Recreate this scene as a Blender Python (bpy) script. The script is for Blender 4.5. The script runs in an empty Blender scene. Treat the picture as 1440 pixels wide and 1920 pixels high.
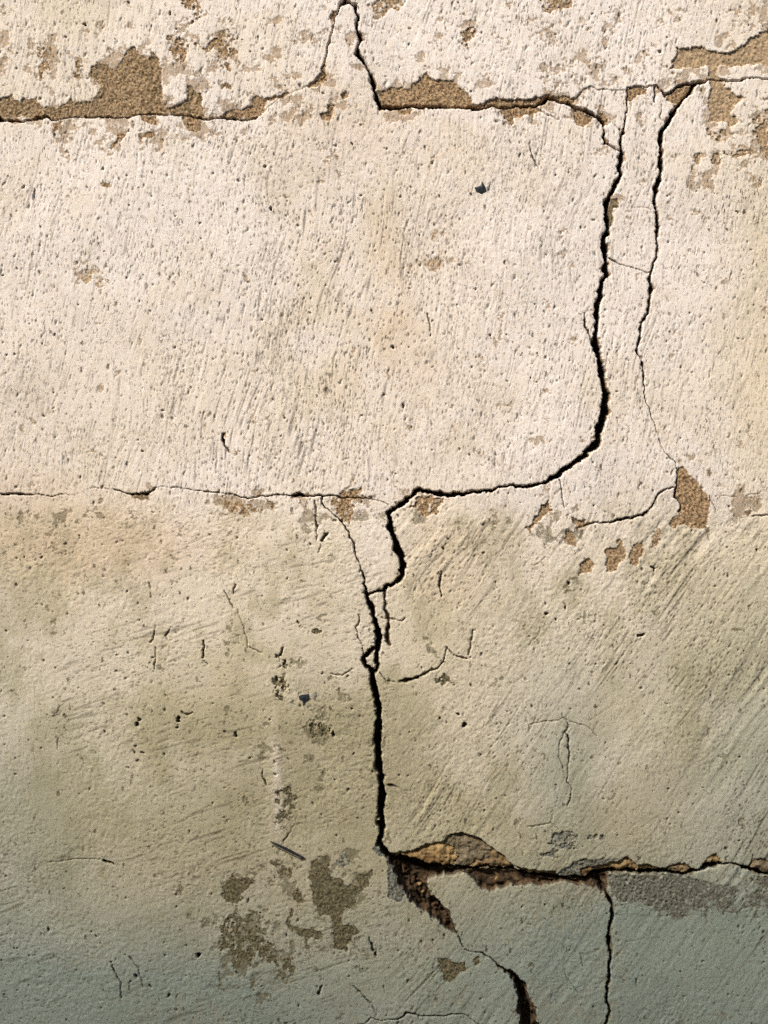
import bpy, math, random
import numpy as np
from collections import deque
from mathutils import Vector

random.seed(4)
S = bpy.context.scene
COL = S.collection

# ------------------------------------------------------------------ camera, sky, sun, exposure
# the wall face is the plane y = 0; one photograph pixel (1440 x 1920) is one millimetre on it
ZC = 1.46                                     # height of the picture centre above the lane
def X(px): return (px - 720.0) / 1000.0
def Z(py): return ZC + (960.0 - py) / 1000.0

cam = bpy.data.cameras.new('camera'); camo = bpy.data.objects.new('camera', cam); COL.objects.link(camo)
D_CAM = 2.25
camo.location = (0, -D_CAM, ZC); camo.rotation_euler = (math.radians(90), 0, 0)
cam.sensor_fit = 'VERTICAL'; cam.sensor_height = 24.0
cam.lens = 24.0 * D_CAM / 1.92
cam.clip_start = 0.05; cam.clip_end = 400
S.camera = camo

SUN_EL, SUN_AZ = 42.0, -50.0                   # azimuth from the wall's normal, negative = from the left
w = bpy.data.worlds.new('World'); S.world = w; w.use_nodes = True
nt = w.node_tree; bg = nt.nodes['Background']
sky = nt.nodes.new('ShaderNodeTexSky'); sky.sky_type = 'NISHITA'; sky.sun_disc = False
# direction the light comes from
sd = Vector((math.sin(math.radians(SUN_AZ)) * math.cos(math.radians(SUN_EL)),
             -math.cos(math.radians(SUN_AZ)) * math.cos(math.radians(SUN_EL)),
             math.sin(math.radians(SUN_EL))))
sky.sun_elevation = math.radians(SUN_EL)
sky.sun_rotation = math.atan2(sd.x, sd.y)
nt.links.new(sky.outputs[0], bg.inputs[0]); bg.inputs[1].default_value = 0.10

sun = bpy.data.lights.new('sun', 'SUN'); suno = bpy.data.objects.new('sun', sun); COL.objects.link(suno)
sun.energy = 1.5; sun.angle = math.radians(11); sun.color = (1.0, 0.94, 0.855)
suno.rotation_euler = sd.to_track_quat('Z', 'Y').to_euler(); suno.location = (-3, -3, 6)

S.view_settings.view_transform = 'Standard'; S.view_settings.look = 'None'
S.view_settings.gamma = 1.0; S.view_settings.use_curve_mapping = False
S.view_settings.exposure = 1.78
S.cycles.use_denoising = False
S.cycles.max_bounces = 5; S.cycles.diffuse_bounces = 3; S.cycles.use_adaptive_sampling = True; S.cycles.adaptive_threshold = 0.03

# ------------------------------------------------------------------ noise on arrays of photo pixels
f4 = np.float32
_rng = np.random.default_rng(11)
TAB = _rng.random((512, 512)).astype(f4)
def vn(x, y, s=0):
    """smooth value noise, 0..1"""
    x = np.asarray(x, f4) + f4(s * 17.31 + 1000.5); y = np.asarray(y, f4) + f4(s * 7.77 + 2000.5)
    xi = np.floor(x); yi = np.floor(y); fx = x - xi; fy = y - yi
    xi = xi.astype(np.int32); yi = yi.astype(np.int32)
    fx = fx * fx * (3 - 2 * fx); fy = fy * fy * (3 - 2 * fy)
    x0 = xi & 511; x1 = (xi + 1) & 511; y0 = yi & 511; y1 = (yi + 1) & 511
    a = TAB[y0, x0]; b = TAB[y0, x1]; c = TAB[y1, x0]; d = TAB[y1, x1]
    a = a + (b - a) * fx; c = c + (d - c) * fx
    return a + (c - a) * fy
def fbm(x, y, s, octv=4, gain=0.5):
    t = 0; a = 1.0; n = 0
    for k in range(octv):
        t = t + a * vn(x * (2 ** k), y * (2 ** k), s + k * 5); n += a; a *= gain
    return t / n
def sst(a, b, v):
    t = np.clip((v - a) / (b - a), 0, 1); return t * t * (3 - 2 * t)
def rot(x, y, deg):
    """across / along coordinates of strokes that lean deg to the right of upright"""
    c, s_ = math.cos(math.radians(deg)), math.sin(math.radians(deg))
    return x * c + y * s_, x * s_ - y * c
def pits(x, y, cx, cy, s, prob, rmin=.10, rmax=.3):
    """one elongated pit per lattice cell; 1 in its middle"""
    u = x / cx; v = y / cy
    v = v + TAB[(np.floor(u).astype(np.int32) + 77 * s) & 511, 3]      # stagger the columns
    ui = np.floor(u).astype(np.int32); vi = np.floor(v).astype(np.int32)
    def r(k): return TAB[(vi * 3 + k * 31 + s * 53) & 511, (ui * 5 + k * 97 + s * 29 + vi) & 511]
    px = .35 + .3 * r(1); py = .35 + .3 * r(2); rr = rmin + (rmax - rmin) * r(3) ** 2
    d = np.sqrt((u - ui - px) ** 2 + (v - vi - py) ** 2)
    return np.clip(1.25 * (1 - d / rr), 0, 1) * (r(4) < prob)
def blob(x, y, cx, cy, rx, ry):
    return np.exp(-(((x - cx) / rx) ** 2 + ((y - cy) / ry) ** 2))

# ------------------------------------------------------------------ traced features
# cracks: (points, widths, depth scale, cut?, wiggle)
CR = []
def crack(pts, wd, depth=1.0, cut=False, wig=1.0):
    if not isinstance(wd, (list, tuple)): wd = [wd] * len(pts)
    if len(wd) != len(pts):
        t = np.linspace(0, len(wd) - 1, len(pts)); wd = list(np.interp(t, range(len(wd)), wd))
    CR.append((pts, wd, depth, cut, wig))
crack([(-1400, 216), (-900, 232), (-400, 214), (0, 223), (15, 224), (45, 227), (80, 218), (95, 222), (130, 220), (200, 218), (232, 220), (250, 216), (283, 214), (320, 216),
       (350, 216), (375, 221), (415, 223), (445, 222), (465, 225), (483, 221)],
      [3, 3, 3, 6, 4, 3, 5, 3, 2.5, 3, 3, 2.5, 2.5, 2.5, 3, 3, 3, 4, 3, 2], cut=True)
crack([(483, 221), (499, 208), (520, 187), (547, 176), (578, 163), (604, 150)], [.8, .4, .4, .4, .4, .8], .15, True)
crack([(604, 150), (611, 140), (606, 130), (612, 112), (613, 95), (618, 82), (622, 62), (626, 45), (630, 30), (636, 16), (645, 7)],
      [1.5, 1.2, 1.5, 1.6, 1.5, 2.2, 1.6, 1.5, 2, 3, 9], cut=True)
crack([(645, 7), (645, -60), (610, -300), (640, -700)], [7, 3, 3, 3], cut=True)
crack([(645, 7), (655, 4), (667, 10), (669, 30), (668, 60), (676, 78), (671, 90), (671, 103), (685, 122), (693, 140), (700, 165), (706, 190), (712, 203)],
      [9, 5, 4, 5, 4, 6, 4, 5, 5, 5, 5, 6, 5], cut=True)
crack([(712, 203), (745, 205), (780, 201), (830, 200), (870, 203), (885, 205), (905, 201), (960, 203), (985, 198), (1000, 200), (1018, 195), (1028, 184), (1040, 188),
       (1055, 193), (1065, 195), (1080, 205), (1100, 211), (1120, 220), (1132, 232), (1131, 250), (1133, 267), (1145, 275), (1160, 284)],
      [5, 5, 6, 4, 4, 5, 4, 4, 4, 4, 5, 8, 6, 5, 6, 5, 4, 5, 5, 4, 4, 3, 2], cut=True)
crack([(1177, 165), (1177, 190), (1176, 205), (1173, 230), (1168, 250), (1163, 270), (1164, 285)], [2, 2, 2, 2.5, 3, 4, 6], cut=True)
crack([(1164, 285), (1165, 300), (1162, 315), (1163, 328), (1152, 345), (1145, 362), (1136, 385), (1138, 400), (1140, 425), (1135, 445), (1136, 480), (1138, 512),
       (1128, 530), (1125, 555), (1121, 570), (1120, 600), (1118, 628), (1115, 640), (1118, 660), (1124, 680), (1128, 700), (1134, 720), (1138, 745), (1135, 765),
       (1130, 785), (1123, 810), (1119, 830), (1105, 845), (1085, 862), (1070, 875), (1050, 890), (1030, 898), (1005, 908), (980, 913), (960, 911), (940, 912),
       (915, 920), (870, 925), (830, 927), (805, 923), (785, 920)],
      [6, 6, 7, 7, 7, 7, 8, 8, 9, 9, 9, 8, 8, 10, 9, 10, 9, 10, 11, 11, 11, 11, 12, 12, 12, 12, 11, 9, 9, 9, 9, 6, 5, 5, 4, 3, 4, 6, 8, 7, 6], cut=True)
crack([(785, 920), (770, 932), (755, 944), (735, 955), (730, 962), (731, 985), (737, 1000), (742, 1025), (752, 1043), (755, 1060), (752, 1080), (742, 1092),
       (727, 1096), (722, 1105), (710, 1110), (691, 1117)],
      [6, 7, 8, 7, 8, 10, 10, 11, 10, 10, 9, 7, 6, 6, 3, 3], cut=True)
crack([(688, 1112), (692, 1130), (700, 1150), (706, 1170), (710, 1190), (710, 1210), (706, 1225), (707, 1240), (706, 1254), (698, 1266), (698, 1280), (705, 1300),
       (709, 1330), (711, 1350), (709, 1385), (708, 1410), (710, 1440), (715, 1460), (718, 1485), (713, 1510), (712, 1520), (715, 1540), (715, 1560), (711, 1583),
       (720, 1595), (729, 1604)],
      [5, 8, 9, 9, 10, 11, 8, 6, 6, 8, 10, 11, 11, 11, 12, 12, 12, 12, 13, 12, 11, 12, 10, 9, 7, 9], cut=True)
crack([(703, 1216), (688, 1224), (681, 1233), (686, 1244), (695, 1251), (698, 1262)], [5, 6, 7, 6, 6, 7])
crack([(673, 1150), (674, 1165), (668, 1177), (672, 1195), (678, 1215), (682, 1228)], 1.8, .6)
crack([(603, 932), (606, 942), (610, 950), (622, 962), (640, 980), (655, 1000), (663, 1020), (670, 1045), (677, 1070), (684, 1095), (690, 1115)],
      [4, 3, 2, 1.5, 2, 3, 2.2, 2.2, 2.5, 3, 4], cut=True)
crack([(-1400, 930), (-800, 940), (-300, 922), (0, 927), (45, 927), (70, 928), (95, 930), (120, 926), (140, 926), (160, 917), (175, 913), (200, 916), (220, 922), (245, 927),
       (275, 925), (292, 912), (315, 915), (325, 913), (360, 918), (395, 922), (430, 925), (465, 937), (480, 933), (495, 930), (520, 928), (545, 930), (557, 930),
       (580, 931), (603, 931)],
      [1.5, 1.5, 2, 3.5, 2.2, 1.3, 1.8, 1.5, .6, .6, 1.2, 1.3, 2, 2.5, 4.5, .6, 1.2, 1.4, 1.2, 1.3, 1.3, 2.2, 1.3, 2, 2.2, 2.2, 6, 2.2, 3.5], cut=True)
crack([(603, 931), (625, 927), (640, 932), (660, 933), (685, 935), (700, 937), (730, 946)], [3, 2.5, 2.5, 2.5, 2, 1.2, 1], .6, True)
crack([(2200, 165), (1700, 140), (1440, 150), (1400, 148), (1385, 153), (1360, 154), (1330, 151), (1310, 155), (1297, 157)], [2, 2, 2, 1.6, 2.5, 3, 2.5, 5, 7], cut=True)
crack([(1297, 157), (1290, 175), (1275, 195), (1263, 215), (1248, 235), (1241, 252), (1238, 280), (1238, 300), (1240, 320), (1235, 340), (1228, 350), (1228, 375),
       (1233, 400), (1234, 425), (1232, 450), (1232, 480), (1225, 500), (1219, 515), (1220, 530), (1223, 540), (1216, 565), (1215, 585), (1203, 605), (1200, 635),
       (1195, 660), (1203, 675), (1207, 705), (1208, 735), (1210, 755), (1217, 765), (1220, 780), (1230, 800), (1238, 825), (1246, 850), (1258, 860), (1268, 867),
       (1269, 890), (1270, 910), (1265, 932), (1275, 945), (1276, 960)],
      [5, 6, 6, 6.5, 6, 6, 6.5, 6.5, 7.5, 6.5, 5.5, 5.5, 5, 4.5, 4, 3.5, 3.5, 3.5, 4.5, 5, 3.5, 4, 3, 3.5, 3.5, 2.5, 4, 1.4, 1.4, 1.4, 1.3, 1.2, 1.2, 1.2, 1.5, 1.5, 2, 2.5, 2.5, 2.5, 2.5], cut=True)
crack([(1297, 157), (1280, 160), (1265, 170), (1247, 179)], [4, 3, 3, 3])
crack([(1177, 165), (1190, 162), (1215, 163), (1228, 162), (1240, 172), (1247, 181)], [2, 2.5, 2, 3, 3, 4], .7, True)
crack([(1247, 180), (1265, 170), (1285, 160)], 2, .5, True)
crack([(1226, 165), (1227, 190)], 3, .35); crack([(1241, 195), (1239, 220), (1248, 232)], 1.2, .5)
crack([(1078, 186), (1095, 170), (1105, 163), (1120, 170), (1177, 170)], [1.5, 1, 1, .8, .8], .5, True)
crack([(1270, 912), (1250, 917), (1237, 925), (1228, 940), (1220, 953), (1205, 965), (1190, 970), (1170, 975), (1150, 977), (1125, 981), (1110, 980), (1085, 990)],
      [2, 2, 3, 2, 2, 5, 4, 4, 3, 2.5, 2, 1.5], .8, True)
crack([(1276, 960), (1330, 985), (1380, 975), (1420, 967), (1460, 966), (2000, 950)], [.8, .8, .8, 2, 2, 2], .6, True)
crack([(1427, 895), (1432, 915), (1425, 925), (1405, 928), (1370, 930), (1345, 930)], 1.4, .5)
crack([(727, 1602), (740, 1610), (755, 1617), (775, 1622), (800, 1630), (830, 1627), (850, 1624), (870, 1630), (890, 1632), (915, 1625), (935, 1628), (960, 1630), (980, 1640),
       (1000, 1641), (1030, 1643), (1055, 1648), (1080, 1645), (1100, 1648), (1115, 1635), (1140, 1635), (1160, 1635), (1190, 1632), (1240, 1635), (1280, 1640),
       (1310, 1632), (1330, 1625), (1350, 1618), (1375, 1620), (1395, 1628), (1420, 1635), (1440, 1640), (1800, 1625), (2300, 1650)],
      [8, 12, 16, 18, 17, 8, 5, 5, 5, 4, 5, 6, 8, 7, 8, 6, 6, 7, 9, 8, 7, 7, 6, 7, 7, 7, 4, 3, 5, 6, 6, 5, 5], 1.2, True)
crack([(740, 1612), (770, 1650), (800, 1690), (835, 1722), (850, 1738), (858, 1752)], [14, 24, 20, 12, 7, 5], .9, True)
crack([(858, 1752), (864, 1765), (872, 1782), (890, 1785), (910, 1790), (930, 1805), (950, 1820), (965, 1833)], [3, 2, 1.5, 1, 2, 2.5, 4, 8], .7, True)
crack([(965, 1833), (975, 1850), (985, 1880), (992, 1920), (990, 2100), (960, 2400)], [8, 12, 15, 16, 10, 6], .8, True)
crack([(1112, 1642), (1125, 1657), (1135, 1670), (1145, 1690), (1148, 1710), (1145, 1740), (1144, 1770), (1144, 1800), (1141, 1840), (1138, 1880), (1142, 1900),
       (1138, 1920), (1140, 2200), (1135, 2420)],
      [12, 7, 4, 4.5, 4.5, 5, 6, 4.5, 3.5, 4, 3.5, 4, 4, 4], cut=True)
# smaller cracks and gouges
for p_, w_, d_ in [
    ([(992, 1375), (993, 1360), (1003, 1356), (1030, 1352), (1055, 1348), (1062, 1353), (1067, 1360), (1060, 1372), (1066, 1390), (1067, 1410), (1064, 1440), (1063, 1465), (1072, 1480), (1070, 1500), (1065, 1510)], [1.2, 1.2, 1.4, 1.4, 1.4, 2, 2, 4, 4, 3, 2, 2, 2, 2, 1], .5),
    ([(1058, 1372), (1048, 1395), (1050, 1420), (1056, 1442)], [2, 1.5, 1.5, 1.5], .5),
    ([(1062, 1350), (1085, 1358), (1105, 1365), (1120, 1380)], 1.2, .5),
    ([(990, 1550), (1020, 1545), (1032, 1540), (1038, 1525)], 1.0, .5), ([(1032, 1540), (1048, 1553)], 1.0, .5),
    ([(1105, 1352), (1130, 1335), (1155, 1315)], 1.0, .4),
    ([(828, 1073), (824, 1095), (826, 1118)], [2, 3.5, 3], .6),
    ([(838, 1213), (830, 1240), (820, 1252), (805, 1258), (780, 1270), (750, 1277)], [2, 3, 3, 4, 6, 5], .4),
    ([(836, 1213), (848, 1226), (875, 1233)], [2, 3, 3], .4),
    ([(383, 1202), (380, 1235)], [3.5, 4], .6), ([(383, 1240), (391, 1247)], 3, .4),
    ([(292, 1172), (290, 1190), (283, 1205)], [2, 3, 2.5], .5), ([(291, 1215), (291, 1254)], [3, 2.5], .5),
    ([(320, 1175), (311, 1192), (313, 1200)], [2, 4, 2], .5), ([(279, 1092), (282, 1120)], [3, 2.5], .4),
    ([(531, 1213), (527, 1230)], [2.5, 4], .6), ([(442, 1097), (440, 1112)], 3, .5),
    ([(591, 940), (592, 960), (594, 985), (594, 1012)], [3, 3, 3.5, 1.5], .5),
    ([(612, 1004), (605, 1015)], [7, 6], .35), ([(601, 1024), (597, 1038)], 1.5, .5),
    ([(723, 1110), (722, 1140), (731, 1165), (726, 1190), (730, 1208)], [5, 5, 6, 9, 7], .28),
    ([(710, 1154), (722, 1160), (737, 1161), (755, 1165), (760, 1158)], [1.5, 2, 3, 2, 4], .16),
    ([(662, 1255), (640, 1266), (620, 1262)], 1.2, .4), ([(714, 1262), (725, 1276), (740, 1278)], [3, 2, 1.5], .3),
    ([(-60, 2010), (640, 1925), (685, 1920), (695, 1910), (720, 1912), (745, 1912), (765, 1897), (785, 1905), (810, 1905), (850, 1903), (868, 1900), (885, 1910), (905, 1924)], [1, 1, 1.5, 1.5, 2, 2, 4, 1.5, 2, 1.5, 1.5, 1.5, 1.5], .6),
    ([(662, 1848), (685, 1870), (700, 1890), (705, 1900)], [1.2, 2, 2, 1], .5),
    ([(447, 1145), (460, 1190), (465, 1212), (490, 1225)], 1.1, .4), ([(420, 1108), (438, 1135), (440, 1142)], [2, 3, 2], .5),
    ([(1152, 1800), (1175, 1768), (1200, 1762), (1235, 1758)], 1.3, .5),
    ([(1145, 1715), (1200, 1716), (1275, 1718), (1300, 1715), (1360, 1712), (1450, 1708)], 1.2, .5),
    ([(1147, 1702), (1180, 1693), (1200, 1700), (1236, 1708)], 1.6, .5),
    ([(1345, 1640), (1349, 1652)], 1.5, .6), ([(1367, 1605), (1367, 1620)], 1.2, .5), ([(1413, 1604), (1411, 1625)], [3, 2], .7),
    ([(993, 275), (998, 295), (1008, 315)], [1.5, 3, 3], .5), ([(1143, 485), (1160, 495), (1185, 502), (1217, 512)], [4, 2.2, 1.9, 1.8], .8),
    ([(1195, 388), (1222, 393)], 1.3, .4), ([(1096, 588), (1098, 612), (1106, 630), (1112, 645)], [2, 6, 4, 3], .3),
    ([(1147, 655), (1148, 640), (1150, 624), (1163, 640)], 1.2, .4), ([(1048, 900), (1052, 925), (1058, 952)], [1.2, 1.5, 2.2], .6),
    ([(1173, 795), (1180, 800), (1176, 830)], 1.3, .4), ([(1325, 750), (1328, 780), (1337, 820), (1343, 850)], [2, 1.5, 2, 1.5], .35),
    ([(1330, 930), (1335, 945), (1345, 962)], [3, 2.5, 1.5], .5), ([(1333, 690), (1331, 708)], 2, .4),
    ([(221, 725), (212, 800), (200, 860), (197, 890), (193, 912)], [.8, 1, 1, 1.3, 1], .4),
    ([(1154, 236), (1165, 250)], 1.5, .6), ([(1012, 205), (1022, 215), (1045, 225)], [2, 1.5, 1], .4),
    ([(1109, 590), (1113, 605), (1108, 625)], 1.3, .4), ([(1107, 575), (1098, 586)], 1.3, .3),
    ([(532, 1578), (545, 1560), (553, 1545), (558, 1528)], [3, 3, 1.5, 1], .35),
    ([(730, 1470), (745, 1472), (762, 1490)], [5, 1.5, 1], .3), ([(493, 1445), (498, 1470)], [2, 3.5], .5),
    ([(1002, 1060), (1024, 1045)], 1, .3), ([(880, 1220), (885, 1185), (893, 1180)], 1, .3), ([(880, 1225), (888, 1182)], 2.5, .35),
    ([(1012, 1175), (1009, 1192), (990, 1212)], 1.3, .4), ([(1103, 1194), (1115, 1203)], 1.2, .4),
    ([(540, 1420), (542, 1425)], 2, .4), ([(693, 1760), (700, 1782)], [2, 5], .5), ([(606, 1848), (600, 1862)], 4, .4),
    ([(63, 1278), (64, 1330)], .9, .3), ([(63, 1395), (64, 1440)], 1, .3), ([(108, 1385), (108, 1408)], [3, 1.5], .5), ([(118, 1330), (101, 1345)], [1, 3], .3),
    ([(128, 1310), (112, 1325), (101, 1343)], [1, 2, 3], .35), ([(195, 1612), (215, 1620)], [5, 3], .5), ([(90, 1615), (150, 1611), (190, 1610)], 1, .4),
    ([(208, 1803), (225, 1838), (228, 1870)], [2, 1.5, 2], .5), ([(243, 1793), (260, 1818), (270, 1850)], [2, 1.5, 1], .4),
    ([(16, 330), (5, 350)], 2, .5), ([(66, 355), (63, 375)], 3, .5), ([(1060, 1825), (1075, 1850), (1086, 1862)], 1.5, .4),
    ([(1090, 1795), (1095, 1812)], 2, .3), ([(423, 815), (419, 825), (428, 850)], [3, 6, 3], .5), ([(803, 590), (806, 630)], [3.5, 2], .5),
    ([(495, 682), (505, 700)], 1, .4), ([(340, 1335), (352, 1340), (362, 1335)], [4, 3, 2], .4)]:
    crack(p_, [q * .8 for q in w_] if isinstance(w_, list) else w_ * .8, d_ * .85)

# bare patches where the limewash and its plaster skin have come away: (polygon, ragged, depth mm, tint)
PT = []
def patch(*a, rag=3.0, dep=3.0, tint=0.0, soft=0.0): 
    for p in a: PT.append((p, rag, dep, tint, soft))
patch([(-60, 190), (0, 186), (10, 180), (22, 173), (28, 187), (35, 190), (45, 183), (55, 187), (68, 181), (75, 195), (90, 200), (110, 200), (123, 190), (130, 185), (150, 192), (165, 190), (180, 180), (189, 165),
       (188, 155), (175, 150), (167, 140), (170, 125), (185, 113), (198, 118), (205, 127), (218, 133), (225, 115), (235, 95), (250, 86), (258, 98), (268, 104), (280, 114), (290, 98), (298, 110), (303, 130),
       (303, 150), (305, 180), (312, 198), (325, 200), (345, 192), (352, 185), (352, 160), (360, 160), (368, 172), (376, 175), (378, 200), (385, 219), (377, 221), (350, 216), (283, 214), (232, 219), (200, 218),
       (130, 220), (93, 222), (60, 219), (-60, 222)], rag=4, dep=5, tint=.15)
patch([(343, 220), (378, 222), (379, 240), (368, 248), (355, 243), (345, 232)], [(262, 215), (293, 216), (294, 232), (280, 230), (268, 226)],
      [(200, 280), (215, 265), (222, 250), (238, 246), (237, 258), (225, 265), (218, 275), (208, 282)], [(262, 252), (285, 247), (293, 255), (285, 260), (270, 258), (263, 266)],
      [(100, 228), (117, 228), (112, 240), (97, 248)], [(301, 264), (310, 260), (310, 270), (303, 273)], [(190, 345), (210, 340), (208, 352), (195, 352)], rag=3, dep=2)
patch([(65, 85), (100, 88), (95, 100), (88, 115), (90, 130), (75, 145), (78, 120), (70, 105)], [(135, 100), (150, 110), (152, 140), (150, 155), (140, 145), (138, 125)],
      [(345, 0), (380, 5), (382, 25), (370, 50), (360, 30), (348, 18)], [(375, 85), (398, 80), (415, 60), (425, 45), (440, 75), (440, 100), (428, 125), (415, 105), (395, 102)],
      [(310, 95), (330, 60), (345, 70), (352, 100), (345, 125), (325, 122)], [(868, 60), (890, 38), (888, 60), (878, 100), (865, 80)],
      rag=7, dep=1.6, soft=.45)
patch([(413, 161), (425, 154), (435, 160), (433, 168), (424, 163), (415, 168)], rag=2, dep=2)
patch([(413, 222), (425, 213), (437, 203), (455, 205), (470, 197), (477, 181), (500, 185), (530, 178), (547, 174), (535, 184), (520, 187), (501, 188), (498, 210), (490, 220), (478, 223), (440, 219)],
      [(577, 165), (590, 150), (602, 137), (605, 120), (610, 107), (613, 112), (612, 130), (614, 150), (600, 160), (588, 165)],
      [(624, 22), (632, 25), (628, 40), (620, 45), (620, 32)],
      [(612, 196), (628, 198), (625, 215), (618, 228), (605, 227), (602, 215), (614, 213)], [(638, 178), (650, 172), (653, 180), (645, 185)], rag=2.5, dep=3.5)
patch([(708, 170), (740, 166), (770, 165), (778, 155), (792, 148), (798, 132), (805, 148), (825, 150), (850, 153), (863, 165), (880, 182), (890, 197), (905, 192), (930, 186), (960, 186), (1000, 186), (1018, 180),
       (1028, 175), (1045, 180), (1070, 183), (1080, 181), (1078, 192), (1065, 196), (1040, 188), (1028, 184), (1018, 196), (985, 199), (960, 203), (905, 202), (870, 204), (780, 202), (745, 206), (712, 204)],
      rag=3, dep=5)
patch([(950, 205), (985, 200), (1010, 202), (1020, 208), (1005, 213), (1000, 225), (990, 218), (968, 222), (955, 224)], [(1070, 205), (1090, 210), (1112, 220), (1105, 232), (1092, 240), (1080, 233), (1073, 215)],
      [(740, 206), (775, 206), (768, 215), (757, 218), (748, 212)], [(935, 205), (962, 206), (962, 238), (948, 225)], [(1118, 205), (1130, 213), (1143, 228), (1141, 238), (1133, 235), (1125, 220)],
      [(1135, 255), (1142, 265), (1141, 274), (1133, 268)], [(1177, 168), (1190, 164), (1214, 165), (1212, 176), (1195, 180), (1185, 190), (1178, 190)],
      [(1248, 181), (1262, 171), (1280, 162), (1297, 158), (1290, 175), (1275, 200), (1262, 195), (1250, 190)], rag=2.2, dep=4)
patch([(1253, 130), (1265, 110), (1268, 92), (1300, 90), (1330, 95), (1370, 100), (1400, 80), (1440, 55), (1500, 50), (1500, 120), (1400, 125), (1345, 125), (1350, 148), (1360, 165), (1375, 175), (1392, 185), (1375, 200), (1373, 215),
       (1388, 230), (1370, 240), (1360, 230), (1345, 232), (1325, 232), (1330, 190), (1328, 155), (1326, 125), (1300, 128), (1268, 130)], rag=4, dep=2.2, soft=.07, tint=-.3)
patch([(1322, 235), (1325, 255), (1345, 266), (1375, 258), (1380, 245), (1360, 250), (1340, 248)], [(1408, 222), (1440, 205), (1500, 200), (1500, 300), (1440, 300), (1420, 265)],
      [(1297, 290), (1312, 288), (1317, 302), (1305, 312)], [(1335, 283), (1352, 290), (1346, 308), (1340, 322), (1335, 305)], [(1340, 275), (1380, 285), (1440, 270), (1440, 285), (1385, 300), (1350, 292)],
      [(700, 0), (745, -5), (765, 12), (725, 22), (708, 38), (698, 30)], [(1003, -10), (1072, -10), (1073, 12), (1045, 25), (1020, 20)], [(1255, 135), (1263, 137), (1262, 152), (1257, 156)],
      rag=6, dep=1.8, soft=.14, tint=-.2)
patch([(1144, 370), (1160, 373), (1160, 386), (1150, 393), (1152, 412), (1146, 426), (1140, 405)], rag=3, dep=5, tint=.5)
patch([(615, 935), (636, 928), (640, 916), (670, 917), (692, 934), (680, 940), (665, 945), (665, 965), (655, 985), (645, 975), (628, 960)],
      [(780, 928), (830, 932), (828, 950), (815, 965), (790, 965), (770, 950)], [(400, 935), (440, 938), (480, 950), (488, 960), (460, 965), (425, 955)], rag=5, dep=2, soft=.25)
patch([(243, 926), (275, 926), (276, 936), (252, 935)], [(498, 934), (515, 944), (512, 956), (505, 948)], [(1395, 958), (1410, 958), (1405, 971)], [(1325, 882), (1335, 880), (1332, 896)], rag=2, dep=3, tint=.3)
patch([(1269, 878), (1282, 876), (1292, 890), (1310, 905), (1322, 925), (1332, 940), (1328, 965), (1325, 990), (1300, 993), (1285, 984), (1262, 989), (1255, 985), (1262, 970), (1276, 960), (1274, 945), (1265, 930), (1270, 905)], rag=3, dep=5)
patch([(1012, 945), (1030, 935), (1036, 960), (1015, 970), (1005, 985), (995, 1003), (980, 990), (998, 984)], [(1075, 970), (1095, 978), (1112, 980), (1095, 990), (1080, 997)], [(1058, 1000), (1075, 995), (1085, 1015), (1085, 1030), (1065, 1022)],
      [(1085, 1060), (1100, 1045), (1115, 1058), (1110, 1072), (1085, 1080)], [(1135, 1035), (1153, 1022), (1157, 1005), (1168, 1018), (1172, 1045), (1155, 1068), (1137, 1070)],
      [(1178, 1045), (1188, 1022), (1205, 1022), (1209, 1042), (1195, 1055), (1180, 1060)], [(1220, 1025), (1225, 1005), (1236, 985), (1243, 992), (1230, 1020)], rag=4, dep=2, tint=-.1, soft=.1)
patch([(148, 508), (165, 510), (178, 518), (190, 508), (195, 525), (185, 540), (165, 532), (152, 520)], [(810, 430), (835, 425), (830, 440), (812, 445)], [(760, 490), (820, 480), (830, 498), (790, 500)], rag=5, dep=.8, soft=.4, tint=-.5)
# lower wall: olive patches
patch([(583, 1612), (610, 1604), (620, 1598), (622, 1640), (640, 1652), (660, 1662), (672, 1660), (668, 1640), (685, 1632), (696, 1640), (694, 1655), (685, 1672), (672, 1685), (668, 1700), (645, 1706), (645, 1735), (670, 1732), (678, 1748), (660, 1765), (650, 1780),
       (625, 1782), (626, 1740), (618, 1718), (590, 1712), (588, 1680), (583, 1650)], rag=6, dep=2, tint=.72, soft=.11)
patch([(550, 1665), (562, 1668), (571, 1690), (560, 1697), (551, 1690)], [(535, 1725), (548, 1705), (545, 1735), (575, 1743), (605, 1742), (609, 1760), (595, 1765), (580, 1758), (575, 1775), (570, 1756), (545, 1745)],
      [(420, 1660), (430, 1645), (470, 1650), (480, 1648), (462, 1670), (445, 1692), (425, 1694), (418, 1675)], [(820, 1793), (840, 1800), (860, 1805), (872, 1803), (870, 1820), (850, 1840), (840, 1840), (825, 1820)],
      [(885, 1802), (902, 1793), (900, 1808), (888, 1817)], rag=5, dep=1.8, tint=.7, soft=.11)
patch([(407, 1725), (430, 1708), (450, 1725), (478, 1710), (505, 1765), (530, 1800), (556, 1798), (553, 1830), (530, 1838), (500, 1815), (480, 1805), (450, 1822), (430, 1800), (410, 1770)],
      [(510, 1615), (530, 1615), (548, 1635), (540, 1650), (520, 1635)], [(520, 1490), (538, 1475), (560, 1500), (548, 1550), (520, 1545)], [(590, 1355), (605, 1345), (612, 1370), (600, 1395), (585, 1380)],
      [(560, 1165), (575, 1180), (595, 1185), (580, 1190), (562, 1180)], [(815, 1265), (840, 1260), (845, 1280), (825, 1285)], [(525, 1232), (545, 1235), (548, 1255), (530, 1255)], [(515, 1270), (535, 1285), (530, 1305), (516, 1300)], rag=12, dep=1.2, tint=.7, soft=.42)
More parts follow.
